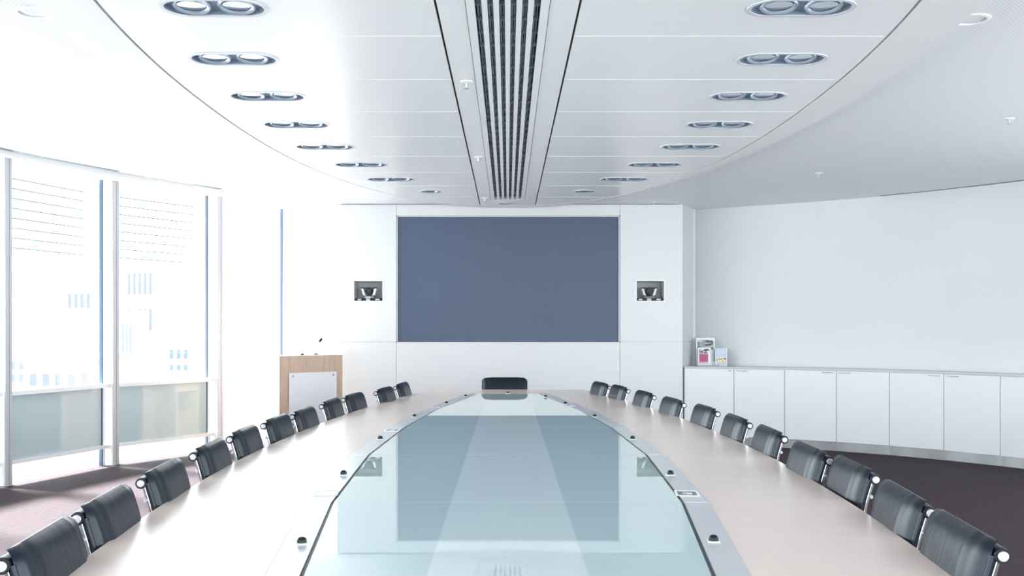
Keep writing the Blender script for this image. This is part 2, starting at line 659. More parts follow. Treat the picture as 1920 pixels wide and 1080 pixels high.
ce = [(p.x, p.y) for p in CEDGE]
slot_diffuser([p for p in ce if 6.4 < p[1] < 9.1], 'long dark slot diffuser along the ceiling edge above the nearest windows', .012)
slot_diffuser([p for p in ce if 9.85 < p[1] < 10.25], 'short slot diffuser at the ceiling edge above the farther windows', .012)
wr2 = [(x, y) for x, y in WR if 7.5 < y < 10.75]
slot_diffuser([(x, y) for x, y in wr2], 'thin slot diffuser along the ceiling edge over the curved right wall', .03)

# ------------------------------------------------------------------ screen wall
XL, XR = -1.969, 2.018
SX0, SX1 = -1.272, 1.281
ZS, ZT = 1.178, 2.622
NICHE = [(-1.772, -1.446), (1.489, 1.803)]
NZ0, NZ1 = 1.651, 1.879
g = .0025
fw = struct(empty('wall_front', (0, DW, 0)), 'white panelled screen wall')


def wpanel(x0, x1, z0, z1, hole=None, t=.045):
    mb = MB()
    holes = []
    if hole:
        holes = [[(hole[0] - .006, NZ0 - .006), (hole[1] + .006, NZ0 - .006), (hole[1] + .006, NZ1 + .006), (hole[0] - .006, NZ1 + .006)]]
    mb.prism([(x0 + g, z0 + g), (x1 - g, z0 + g), (x1 - g, z1 - g), (x0 + g, z1 - g)], 0, -t, holes=holes)
    bmesh.ops.rotate(mb.b, cent=(0, 0, 0), matrix=Matrix.Rotation(PI / 2, 3, 'X'), verts=mb.b.verts)
    mb.build('wall_panel', 'panel', fw)


wpanel(XL, SX0 - .013, 0, ZS); wpanel(SX0 - .013, SX1 + .013, 0, ZS); wpanel(SX1 + .013, XR, 0, ZS)
wpanel(XL, SX0 - .013, ZS, ZC - .005, NICHE[0]); wpanel(SX1 + .013, XR, ZS, ZC - .005, NICHE[1])
wpanel(SX0 - .013, SX1 + .013, ZT + .012, ZC - .005)
mb = MB()  # backing strips that close the joints between the panels
for xx in (SX0 - .013, SX1 + .013):
    mb.box(xx - .01, xx + .01, .006, .030, 0, ZS - .02); mb.box(xx - .01, xx + .006, .006, .030, ZT + .02, ZC)
mb.box(XL + .01, SX0 - .03, .006, .030, ZS - .01, ZS + .01); mb.box(SX1 + .03, XR - .01, .006, .030, ZS - .01, ZS + .01)
mb.build('joint_backing', 'post_grey', fw)
mb = MB()  # screen reveal
mb.box(SX0 - .010, SX0, .002, .06, ZS + .003, ZT + .012)
mb.box(SX1, SX1 + .010, .002, .06, ZS + .003, ZT + .012)
mb.box(SX0 - .010, SX1 + .010, .002, .06, ZT, ZT + .0115)
mb.build('screen_reveal', 'panel', fw)
mb = MB(); mb.box(XL, 2.26, .50, .56, 0, ZROOF); mb.box(XL, XL + .04, .046, .5, 0, ZROOF)
mb.build('backing', 'wall', fw)
# splayed return on the right, in two panels, and the left return
mb = MB(); mb.obox((XR, .004), (2.285, .63), .012, .06, 0, ZROOF); mb.obox((XR, .004), (2.285, .63), 0, .012, 0, ZS - .0025); mb.obox((XR, .004), (2.285, .63), 0, .012, ZS + .0025, ZC)
mb.build('wall_return', 'wall', fw)
mb = MB(); mb.obox((XL, .004), (XL - .02, 1.9), -.05, 0, 0, ZROOF)
mb.build('wall_return', 'wall', fw)

for hx0, hx1 in NICHE:
    mb = MB()
    mb.box(hx0 - .004, hx0, -.003, .30, NZ0, NZ1); mb.box(hx1, hx1 + .004, -.003, .30, NZ0, NZ1)
    mb.box(hx0 - .004, hx1 + .004, -.003, .30, NZ0 - .004, NZ0); mb.box(hx0 - .004, hx1 + .004, -.003, .30, NZ1, NZ1 + .004)
    mb.box(hx0 - .004, hx1 + .004, .30, .305, NZ0 - .004, NZ1 + .004)
    nl = mb.build('niche_lining', 'post', fw)
    mb = MB(); mb.prism([(hx0 - .013, NZ0 - .013), (hx1 + .013, NZ0 - .013), (hx1 + .013, NZ1 + .013), (hx0 - .013, NZ1 + .013)], .0, .005,
                        holes=[[(hx0, NZ0), (hx1, NZ0), (hx1, NZ1), (hx0, NZ1)]])
    bmesh.ops.rotate(mb.b, cent=(0, 0, 0), matrix=Matrix.Rotation(PI / 2, 3, 'X'), verts=mb.b.verts)
    mb.build('niche_frame', 'white', fw)

sc = empty('projection_screen', (0, DW + .035, ZS))
tag(sc, 'wide blue-grey projection screen set into the white wall', 'screen')
mb = MB(); mb.box(SX0 + .001, SX1 - .001, 0, .02, .004, ZT - ZS - .001)
mb.build('screen_surface', 'screen', sc)


def make_camera():
    o = empty('conference_camera')
    mb = MB(); mb.box(-.125, .125, -.05, .06, 0, .028)
    mb.build('camera_base', 'black', o, bevel=.008)
    mb = MB()
    mb.box(-.105, -.07, -.056, -.05, .006, .022); mb.box(.065, .105, -.056, -.05, .006, .022); mb.box(-.025, .015, -.056, -.05, .002, .024)
    mb.build('base_trim', 'post', o)
    mb = MB(); mb.lathe([(.068, .028), (.066, .038), (.05, .055), (.03, .062)], (0, 0, 0), 28)
    mb.build('turntable', 'alu', o, smooth=40)
    for s in (-1, 1):
        mb = MB()
        mb.sweep([(-.03, .055), (.03, .055), (.03, .12), (-.03, .12)], s * .045 - .012, s * .045 + .012)
        for v in mb.b.verts:
            v.co.x += math.copysign((v.co.z - .055) * .28, v.co.x)
        ya = mb.build('yoke_arm', 'white', o, bevel=.004)
        mb = MB(); mb.box(min(s * .025, s * .075), max(s * .025, s * .075), -.034, .03, .1205, .128)
        mb.build('yoke_cap', 'black', ya)
    hd = MB(); hd.tube([(0, .035, .098), (0, -.03, .098), (0, -.045, .098)], [.030, .034, .029], 24)
    h = hd.build('camera_head', 'black', o, smooth=40)
    mb = MB(); mb.tube([(0, -.044, .098), (0, -.050, .098)], [.014, .013], 20)
    mb.build('lens', 'rubber', h, smooth=40)
    return o


c0 = make_camera()
c0.location = ((NICHE[0][0] + NICHE[0][1]) / 2 - .005, DW + .12, NZ0)
tag(c0, 'black and silver conference camera in the wall niche left of the screen', 'camera', 'conference cameras in the wall niches')
c0.scale = (1.22, 1.22, 1.22)
c1 = copy_tree(c0)
c1.location = ((NICHE[1][0] + NICHE[1][1]) / 2, DW + .12, NZ0)
tag(c1, 'black and silver conference camera in the wall niche right of the screen', 'camera', 'conference cameras in the wall niches')

# curved right wall
mb = MB()
wall_in = [p for p in WR if p[1] > 6.9]
low_in = [p for p in WR if p[1] <= 6.9]  # out-of-view stretch; opening added here to brighten the right side
low_in = [wall_in[-1]] + low_in
for line, spans in ((wall_in, ((0, ZROOF),)), (low_in, ((0, .1), (2.74, ZROOF)))):
    back_l = [tuple(offs(line, k, .12)) for k in range(len(line))]
    for z0, z1 in spans:
        mb.prism(line + back_l[::-1], z0, z1)
struct(mb.build('wall_right', 'wall', smooth=20), 'curved white wall')
for yy in (5.4, 2.8, .2, -2.2):
    pd = bpy.data.lights.new('portal', 'AREA')
    pd.shape = 'RECTANGLE'
    pd.size = 2.6
    pd.size_y = 2.6
    pd.cycles.is_portal = True
    po = bpy.data.objects.new('portal', pd)
    COL.objects.link(po)
    po.location = (6.72, yy, 1.45)
    po.rotation_euler = Vector((-1, 0, 0)).to_track_quat('-Z', 'Y').to_euler()
# rear wall behind the viewer; unseen window openings added to brighten the room
rw = struct(empty('wall_back', (0, -3.2, 0)))
mb = MB()
mb.box(-4.2, 6.1, 0, -.2, 0, .3); mb.box(-4.2, 6.1, 0, -.2, 2.7, ZROOF)
xs = [-4.2, -3.9, -1.5, -1.2, 1.2, 1.5, 3.9, 4.2, 5.7, 6.1]
for a, c in ((-4.2, -4.0), (-1.45, -1.35), (1.15, 1.25), (3.75, 3.85), (5.95, 6.1)):
    mb.box(a, c, 0, -.2, .3, 2.7)
mb.build('wall_shell', 'wall', rw)

# ------------------------------------------------------------------ windows
mb_n = 0
for i in range(len(WIN) - 1):
    A, B = WIN[i], WIN[i + 1]
    A2, B2 = Vector(A), Vector(B)
    Ln = (B2 - A2).length
    d = (B2 - A2).normalized()
    n = Vector((-d.y, d.x))
    w = struct(empty('window_%d' % (i + 1), (A[0], A[1], 0), math.atan2(d.y, d.x)), 'tall window bay with a low glass spandrel')
    # local frame: x along bay, +y outwards (left of the direction of travel)
    last = i >= 10
    x1 = Ln
    half = i == 10   # spandrel covers only the nearer part of this bay
    xs1 = Ln * .43 if half else Ln
    mb = MB()
    mb.box(.0, Ln, -.09, .06, 2.765, ZROOF)
    if i < 11:
        mb.box(.05, xs1 - .03, -.045, .04, .757, .795)
        mb.box(.05, xs1 - .03, -.02, .03, .165, .20)
    mb.build('window_frame', 'frame', w)
    mb = MB()
    mb.box(Ln - .132, Ln - .118, -.008, .024, 0, 2.765)
    mb.build('window_jamb', 'frame_dark', w)
    mb = MB(); mb.box(Ln - .108, Ln - .075, .0, .03, 0, 2.76); mb.box(.045, .07, 0, .03, 0, 2.76)
    mb.build('window_jamb', 'frame', w)
    if i < 11:
        mb = MB(); mb.box(.07, xs1 - .135 if not half else xs1 - .03, -.002, .012, .20, .757)
        sp = mb.build('spandrel_panel', 'spandrel', w)
        sp['label'] = 'grey-green glass panel'
    mb = MB(); mb.box(.05, Ln - .05, .016, .022, .0, 2.74)
    mb.build('glass', 'glass', w)
    # portal that guides daylight sampling through this bay
    pd = bpy.data.lights.new('portal', 'AREA')
    pd.shape = 'RECTANGLE'
    pd.size = Ln
    pd.size_y = 2.8
    pd.cycles.is_portal = True
    po = bpy.data.objects.new('portal', pd)
    COL.objects.link(po)
    mid = (A2 + B2) / 2 + n * .10
    po.location = (mid.x, mid.y, 1.4)
    po.rotation_euler = Vector((-n.x, -n.y, 0)).to_track_quat('-Z', 'Y').to_euler()
for xa in (-2.7, -.1, 2.5, 4.85):
    pd = bpy.data.lights.new('portal', 'AREA')
    pd.shape = 'RECTANGLE'
    pd.size = 2.4 if xa < 4 else 1.9
    pd.size_y = 2.4
    pd.cycles.is_portal = True
    po = bpy.data.objects.new('portal', pd)
    COL.objects.link(po)
    po.location = (xa, -3.3, 1.5)
    po.rotation_euler = (PI / 2, 0, 0)
for i in range(1, len(WIN) - 1):
    A, B, Cc = Vector(WIN[i - 1]), Vector(WIN[i]), Vector(WIN[i + 1])
    d = (Cc - A).normalized()
    o = empty('window_post', (B.x, B.y, 0), math.atan2(d.y, d.x))
    struct(o)
    mb = MB(); mb.box(-.040, .000, -.070, .05, 0, 2.765); mb.box(.006, .036, -.070, .05, 0, 2.765)
    mb.build('post_shell', 'frame', o, bevel=.003)
    mb = MB(); mb.box(-.040, .000, -.078, -.0705, 0, 2.765); mb.box(.006, .036, -.078, -.0705, 0, 2.765)  # inner face's grey shade painted as a separate plate
    mb.build('post_shaded_face', 'post_grey', o)
    mb = MB(); mb.box(.0, .006, -.055, .04, 0, 2.765)
    mb.build('post_groove', 'deflector', o)

# outside louvres above the two visible bays
for i, lab in ((8, 'row of pale green horizontal sun louvres outside the nearest window'), (9, 'row of pale green horizontal sun louvres outside the second window')):
    A, B = Vector(WIN[i]), Vector(WIN[i + 1])
    d = (B - A).normalized()
    o = empty('sun_louvre', (A.x, A.y, 0), math.atan2(d.y, d.x))
    L = (B - A).length
    mb = MB()
    for k in range(8):
        z = 2.045 + .088 * k
        mb.box(.05, L - .09, .24, .262, z, z + .009)
    mb.build('slats', 'louvre', o)
    mb = MB(); mb.box(L - .095, L - .085, .22, .28, 2.03, 2.7); mb.box(.045, .055, .22, .28, 2.03, 2.7)
    mb.box(L - .11, L - .07, .24, .27, 2.02, 2.042)
    mb.build('bracket', 'frame', o)
    tag(o, lab, 'louvre', 'sun louvres outside the windows')

# ------------------------------------------------------------------ outside: street and far buildings
mb = MB(); mb.box(-400, -6.5, -150, 500, -16.2, -16)
struct(mb.build('ground', 'ground'), 'pale ground far below')
BW = mat('pale_render', (.62, .63, .64), .8)
BB = mat('pale_blue_glazing', (.105, .12, .15), .6)
BD = mat('mid_blue_glazing', (.06, .10, .15), .5)
BR = mat('pinkish_roof_tiles', (.20, .12, .11), .8)


def building(px, D, wpx, ztop, rows_, cols, lab, roof=False, band=(0, 1), tower=False):
    x = (px - 952) / FPX * D
    w_ = wpx / FPX * D
    o = empty('distant_building', (x, D, -16))
    H = ztop + 16
    mb = MB(); mb.box(-w_ / 2, w_ / 2, 0, w_ * .8 + 5, 0, H)
    mb.build('facade', BW, o)
    if roof:
        mb = MB(); mb.sweep([(-.6, H), (w_ * .8 + 5.6, H), (w_ * .4 + 2.5, H + w_ * .12)], -w_ / 2 - .4, w_ / 2 + .4)
        mb.build('roof', BR, o)
    cw = w_ / cols
    rh = (H * (band[1] - band[0])) / rows_
    for r in range(rows_):
        mb = MB()
        for c in range(cols):
            xx = -w_ / 2 + cw * (c + .25)
            zz = H * band[0] + rh * (r + .2)
            mb.box(xx, xx + cw * .5, -.06, .05, zz, zz + rh * .6)
        mb.build('window_row', BD if 330 < px < 340 else BB, o)
    tag(o, lab, 'building', 'pale buildings beyond the windows')


building(148, 150, 46, 10.0, 1, 4, 'tall pale tower with narrow blue window strips beyond the nearest window', band=(.76, .90), tower=True)
building(110, 75, 120, -1.2, 1, 5, 'low pale building with a row of blue windows beyond the nearest window', band=(.86, .96), roof=True)
building(40, 95, 46, -1.0, 2, 3, 'narrow pale building at the left edge beyond the nearest window', band=(.80, .96))
building(262, 160, 50, 13.0, 2, 5, 'pale tower with tall blue window strips beyond the second window', band=(.55, .95))
building(335, 120, 40, -.5, 2, 3, 'small pale building with blue glazing low beyond the second window', band=(.74, .98))
building(300, 70, 90, -2.2, 1, 7, 'low red-roofed building beyond the second window', band=(.88, .97), roof=True)
building(238, 140, 22, 4.0, 1, 3, 'narrow pale tower with long blue strips beside the second window post', band=(.62, .97))
building(430, 170, 60, 4.0, 2, 5, 'pale building beyond the third window', band=(.75, .95))

# ------------------------------------------------------------------ curved run of cabinets
ZTOP = .875
for u in range(5):
    i0 = u * 2
    P0, P1, P2 = CABF[i0], CABF[i0 + 1], CABF[i0 + 2]
    o = empty('storage_cabinet', (P1[0], P1[1], 0))
    rel = lambda p: (p[0] - P1[0], p[1] - P1[1])
    a, b_, c = rel(P0), rel(P1), rel(P2)
    back = [tuple(Vector(offs(CABF, k, OFF[k] - .03)) - Vector(P1)) for k in (i0, i0 + 1, i0 + 2)]
    if u == 0:
        back[0] = (2.232 - P1[0], 11.86 - P1[1])
    fr0 = [tuple(Vector(offs(CABF, k, .026)) - Vector(P1)) for k in (i0, i0 + 1, i0 + 2)]
    if u == 0:
        fr0[0] = (2.048 - P1[0], 11.41 - P1[1])
    pl = [tuple(Vector(offs(CABF, k, .035)) - Vector(P1)) for k in (i0, i0 + 1, i0 + 2)]
    mb = MB(); mb.prism(fr0 + back[::-1], .10, ZTOP)
    mb.build('cabinet_body', 'cabinet', o)
    mb = MB(); mb.prism(pl + back[::-1], 0, .10)
    mb.build('plinth', 'steel', o)
    for j, (p, q) in enumerate(((a, b_), (b_, c))):
        mb = MB(); mb.obox(p, q, .003, .024, .102, ZTOP - .004, .003, .003)
        dr = mb.build('door', 'cabinet', o)
        pv, qv = Vector(p), Vector(q)
        L = (qv - pv).length
        h0, h1 = (L - .15, L - .03) if j == 0 else (.03, .15)
        if u == 0 and j == 0:
            h0 = L - .06
        mb = MB(); mb.obox(p, q, -.012, -.010, ZTOP - .028, ZTOP - .018, h0, L - h1)
        mb.obox(p, q, -.012, .004, ZTOP - .027, ZTOP - .019, h1 - .012 if j else h0 + .0, L - (h1 if j else h0 + .012))
        mb.build('handle', 'handle_grey', dr)
    tag(o, ['white two-door cabinet, first of the curved run, against the screen wall corner',
            'white two-door cabinet, second of the curved run from the screen wall',
            'white two-door cabinet, third of the curved run from the screen wall',
            'white two-door cabinet cut by the right edge of the photo, fourth of the curved run',
            'white two-door cabinet, fifth of the curved run, outside the right edge'][u], 'cabinet', 'white cabinets along the curved wall')
mb = MB()
fr = [tuple(offs(CABF, k, -.008)) for k in range(len(CABF))]
fr[0] = (2.034, 11.378)
bk = [tuple(offs(CABF, k, OFF[k] - .012)) for k in range(len(CABF))]
bk[0] = (2.262, 11.97)
bk[1] = tuple(offs(CABF, 1, OFF[1] - .04))
mb.prism(fr + bk[::-1], ZTOP + .001, ZTOP + .017)
ct = mb.build('countertop', 'post')
tag(ct, 'thin grey countertop running along the curved white cabinets', 'countertop')

# ------------------------------------------------------------------ brochures on the countertop
ZK = ZTOP + .017


def sheet(name, x, y, z, w_, h_, t, lean, m, parts=(), rz=0.0):
    o = empty(name, (x, y, z), rz)
    R = Matrix.Rotation(-lean, 3, 'X')
    mb = MB(); mb.box(0, w_, 0, t, 0, h_)
    bmesh.ops.rotate(mb.b, cent=(0, 0, 0), matrix=R, verts=mb.b.verts)
    mb.build('cover', m, o)
    for (nm, a, b2_, c, d2, mm) in parts:
        mb = MB(); mb.box(a * w_, b2_ * w_, -.0012, 0, c * h_, d2 * h_)
        bmesh.ops.rotate(mb.b, cent=(0, 0, 0), matrix=R, verts=mb.b.verts)
        mb.build(nm, mm, o)
    return o


MG = mat('magenta_print', (.42, .05, .16), .35)
GP = noise_mix(mat('grey_photo_print', (.3, .32, .38), .3), (.05, .06, .10), (.55, .57, .62), 12, (1, 1, 2.5), 3, .4, .6)
DP = noise_mix(mat('people_photo_print', (.3, .3, .35), .3), (.02, .02, .04), (.75, .72, .72), 45, (1, 1, 1), 2, .45, .55)
PB = mat('pale_blue_print', (.50, .57, .70), .35)
YP = noise_mix(mat('yellow_photo_print', (.6, .5, .3), .3), (.04, .04, .04), (.80, .68, .42), 60, (1, 1, 1), 2, .38, .5)
TX = mat('purple_grey_print', (.28, .15, .27), .4)
NV = mat('navy_paper', (.03, .05, .12), .4)
TL = mat('green_paper', (.25, .38, .36), .4)
bx, by = 2.235, 11.59
hold = empty('brochure_stand', (bx, by, ZK))
tag(hold, 'clear acrylic brochure stand on the cabinet top in the corner', 'brochure stand')
mb = MB(); mb.box(-.01, .345, -.03, .16, 0, .004)
mb.build('stand_base', 'acrylic', hold)
mb = MB(); mb.box(-.008, .235, -.032, -.029, 0, .05)
mb.build('front_lip', 'acrylic', hold)
mb = MB(); mb.box(.24, .335, -.034, -.030, .0, .035)
mb.build('side_lip', 'post', hold)
mb = MB(); mb.box(.0, .20, .13, .134, 0, .20)
mb.build('back_plate', 'acrylic', hold)
tag(sheet('brochure', bx - .005, by + .075, ZK + .005, .222, .325, .006, .08, 'white',
          (('cover_picture', .08, .93, .30, .92, GP), ('cover_title', .55, .92, .82, .90, TX), ('cover_block', .70, .93, .30, .40, TX))),
    'tall white brochure with a grey picture cover, standing at the back', 'brochure', 'brochures in the stand')
tag(sheet('leaflet', bx + .002, by, ZK + .010, .148, .205, .006, .06, 'white',
          (('cover_block', .09, .80, .10, .64, MG), ('cover_picture', .09, .90, .66, .94, DP),
           ('text_line', .20, .70, .54, .565, 'white'), ('text_line', .20, .60, .48, .50, 'white'))),
    'white leaflet with a magenta block below a small photo', 'leaflet', 'brochures in the stand')
for j, (xx, mm, nm) in enumerate(((.156, 'white', 'white leaflet edge-on beside the magenta leaflet'), (.166, TL, 'thin green leaflet edge-on in the stand'), (.176, 'white', 'white leaflet edge-on in the middle of the stand'), (.186, NV, 'thin navy leaflet edge-on beside the pale blue one'))):
    o = empty('leaflet', (bx + xx, by + .01, ZK + .008))
    mb = MB(); mb.box(0, .007, 0, .06, 0, .19 - .004 * j)
    mb.build('cover', mm, o)
    tag(o, nm, 'leaflet', 'brochures in the stand')
tag(sheet('leaflet', bx + .196, by - .01, ZK + .009, .145, .20, .006, .06, PB,
          (('cover_picture', .15, .92, .20, .48, YP), ('text_line', .20, .75, .89, .91, 'white'), ('text_line', .2, .85, .80, .82, 'white'), ('text_line', .2, .8, .70, .72, 'white'),
           ('cover_edge', .96, 1.0, 0, 1, 'white'))),
    'pale blue leaflet with a small yellow picture on the right of the stand', 'leaflet', 'brochures in the stand')

# ------------------------------------------------------------------ lectern
PL, PR = Vector((-2.337, 10.1)), Vector((-1.775, 10.6))
dl = (PR - PL).normalized()
Lw = (PR - PL).length
lc = empty('lectern', (PL.x, PL.y, 0), math.atan2(dl.y, dl.x))
tag(lc, 'oak-veneer lectern with a white front board standing by the windows', 'lectern')
mb = MB(); mb.box(0, Lw, 0, .03, 0, 1.045)
mb.build('front_board', 'oak', lc, bevel=.002)
mb = MB(); mb.prism([(0, -.002), (Lw, -.002), (Lw, .32), (.20, .32), (0, .04)], 1.0455, 1.052)
mb.build('lectern_top', 'white', lc)
for xa in (.22, Lw - .11):
    mb = MB(); mb.box(xa, xa + .03, .03, .30, 0, 1.045)
    mb.build('side_panel', 'oak', lc)
mb = MB(); mb.box(.25, Lw - .11, .03, .30, .60, .62)
mb.build('shelf', 'oak', lc)
mb = MB(); mb.box(Lw * .135, Lw * .885, -.022, -.012, .30, .872)
wp = mb.build('white_board', 'white', lc)
wp['label'] = 'white plastic front panel'
for xa in (.19, .83):
    for za in (.34, .838):
        mb = MB(); mb.tube([(Lw * xa, -.026, za), (Lw * xa, 0, za)], .011, 14)
        mb.build('standoff_screw', 'handle_grey', wp, smooth=40)
mc = empty('gooseneck_microphone', (PL.x + dl.x * Lw * .50 + .02, PL.y + dl.y * Lw * .50 + .12, 1.053))
tag(mc, 'small black gooseneck microphone on top of the lectern', 'microphone')
mb = MB(); mb.lathe([(.02, 0), (.02, .008), (.008, .014)], seg=16); mb.build('microphone_base', 'black', mc, smooth=40)
mb = MB(); mb.tube([(0, 0, .01), (.008, 0, .05), (.02, -.004, .085), (.032, -.01, .11)], .0025, 8); mb.build('gooseneck', 'alu', mc, smooth=40)
mb = MB(); mb.tube([(.030, -.008, .105), (.036, -.012, .115), (.052, -.02, .135), (.056, -.022, .14)], [.006, .012, .012, .005], 12); mb.build('foam_tip', 'black', mc, smooth=60)
mc.scale = (1.25, 1.25, 1.25)
cl = empty('reading_lamp_knob', (PL.x + dl.x * Lw * .30 + .02, PL.y + dl.y * Lw * .30 + .06, 1.053))
mb = MB(); mb.lathe([(.022, 0), (.022, .010), (.012, .018), (.003, .02)], seg=20)
mb.build('knob', 'black', cl, smooth=40)
tag(cl, 'small black round control on the lectern top', 'control')

# ------------------------------------------------------------------ conference table
TZ = .75
tb = empty('conference_table', (0, 4.6, 0))
tag(tb, 'long boat-shaped conference table in pale wood with a glass centre', 'table')
edge = bez([(.66, 9.385), (.735, 9.33), (.81, 8.95), (.878, 8.52), (.985, 7.66), (1.072, 6.91), (1.135, 6.15), (1.172, 5.32), (1.185, 4.6), (1.178, 4.11), (1.157, 3.634), (1.125, 3.12), (1.072, 2.57), (1.04, 2.3), (.92, 1.5), (.79, .7), (.66, .0), (.55, -.2)], 5)
rt = [(p.x, p.y - 4.6) for p in edge]
outer = rt + [(-x, y) for x, y in rt[::-1]]
GP_ = [(.267, 8.75), (.505, 7.0), (.597, 5.755), (.628, 4.51), (.575, 3.27), (.447, 2.03), (.22, .6)]


def poly_sym(h, k=0.0, ky=0.0):
    r = [(x + k, y - 4.6 + (ky if j == 0 else (-ky if j == len(h) - 1 else 0))) for j, (x, y) in enumerate(h)]
    return r + [(-x, y) for x, y in r[::-1]]


gl_in = poly_sym(GP_)
gas = poly_sym(GP_, .011, .008)
band_o = poly_sym(GP_, .092, .05)
mb = MB(); mb.prism(outer, TZ - .04, TZ, holes=[band_o])
mb.build('tabletop', 'veneer', tb, bevel=.003)
mb = MB(); mb.prism(band_o, TZ - .03, TZ + .0008, holes=[gas])
mb.build('metal_band', 'band', tb)
mb = MB(); mb.prism(gas, TZ - .03, TZ - .004, holes=[gl_in])
mb.build('gasket', 'rubber', tb)
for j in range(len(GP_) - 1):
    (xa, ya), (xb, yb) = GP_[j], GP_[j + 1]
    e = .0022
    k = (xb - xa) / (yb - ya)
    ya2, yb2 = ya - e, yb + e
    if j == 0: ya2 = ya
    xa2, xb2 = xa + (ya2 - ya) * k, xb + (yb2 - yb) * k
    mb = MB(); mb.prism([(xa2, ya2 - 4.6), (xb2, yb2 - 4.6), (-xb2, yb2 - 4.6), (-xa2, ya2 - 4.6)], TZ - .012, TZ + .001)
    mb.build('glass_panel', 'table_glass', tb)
mb = MB(); mb.prism(gl_in, TZ - .03, TZ - .013)
mb.build('glass_support', 'white', tb)
for sgn in (-1, 1):
    for (xa, ya) in GP_[1:6]:
        mb = MB(); mb.box(min(sgn * (xa + .010), sgn * (xa + .090)), max(sgn * (xa + .010), sgn * (xa + .090)), ya - 4.6 - .002, ya - 4.6 + .002, TZ, TZ + .0014)
        mb.build('band_joint', 'white', tb)
for yy in (-3.4, -1.1, 1.2, 3.5):
    mb = MB(); mb.box(-.28, .28, yy - .35, yy + .35, 0.001, TZ - .04)
    mb.build('pedestal', 'cabinet', tb)


def plane_pt(px, py, z):
    """plan point of a measured spot on a horizontal surface of height z"""
    D = (EYE - z) * FPX / (py - 617)
    return ((px - 952) / FPX * D, D)


def make_button():
    o = empty('microphone_button')
    mb = MB(); mb.box(-.021, .021, -.021, .021, 0, .0035); mb.build('mount_plate', 'white', o, bevel=.0012)
    mb = MB(); mb.lathe([(.0175, .0035), (.0175, .0055), (.0150, .0075)], seg=24); mb.build('reflection_ring', 'green_reflection', o, smooth=40)
    mb = MB(); mb.lathe([(.0165, .007), (.0165, .012), (.014, .018), (.009, .022), (.002, .0235)], seg=24); mb.build('dome', 'black', o, smooth=60)
    return o


bt = make_button()
bt.scale = (.79, .79, .79)
spots = [('left', [(566, 1020), (644, 891), (713, 824), (777, 782), (837, 757), (873, 744)]), ('right', [(1338, 1016), (1257, 891), (1186, 824), (1115, 782), (1060, 758), (1023, 745)])]
first = True
for side, lst in spots:
    for k, (px, py) in enumerate(lst):
        x, y = plane_pt(px, py, TZ)
        o = bt if first else copy_tree(bt)
        first = False
        # keep them on the metal band
        o.location = (x, y, TZ + .001)
        o.rotation_euler = (0, 0, (-.12 if side == 'right' else .12) if y < 3 else 0)
        tag(o, 'dark domed microphone button on the %s-hand metal band of the table, %s from the viewer' % (side, 'nearest' if k == 0 else ordn[k]), 'button', 'microphone buttons on the table band')
o = copy_tree(bt)
o.location = (0, 8.79, TZ + .001)
tag(o, 'dark domed microphone button at the far end of the glass, before the end chair', 'button', 'microphone buttons on the table band')


def make_socket(mface):
    o = empty('socket_panel')
    mb = MB(); mb.prism([(-.041, -.055), (.041, -.055), (.041, .055), (-.041, .055)], 0, .002, holes=[[(-.033, -.046), (.033, -.046), (.033, .046), (-.033, .046)]])
    mb.build('panel_frame', 'white' if mface == 'deflector' else 'post_grey', o)
    mb = MB(); mb.box(-.033, .033, -.046, .046, -.001, .0008); f_ = mb.build('panel_face', mface, o)
    return o


for px, py, open_, rz, lab in ((612, 926, False, .10, 'closed pale socket flap on the left-hand metal band, nearest the viewer'),
                               (735, 807, True, 0, 'grey socket panel on the left-hand metal band, second from the viewer'),
                               (821, 764, True, -.08, 'open socket panel on the left-hand metal band, farthest from the viewer'),
                               (1288, 926, True, -.10, 'dark socket panel with grey sockets on the right-hand metal band, nearest the viewer'),
                               (1163, 804, False, 0, 'closed pale socket flap on the right-hand metal band, second from the viewer'),
                               (1069, 761, True, .08, 'dark socket panel on the right-hand metal band, farthest from the viewer')):
    x, y = plane_pt(px, py, TZ)
    s = make_socket('deflector' if open_ else 'band')
    s.location = (x, y, TZ + .001)
    s.rotation_euler = (0, 0, rz)
    if open_:
        mb = MB(); mb.box(-.016, .004, -.012, .022, .0008, .004); mb.box(-.002, .016, -.020, -.006, .0008, .006)
        mb.build('socket', 'alu', s, bevel=.001)
    tag(s, lab, 'socket panel', 'socket panels on the table band')


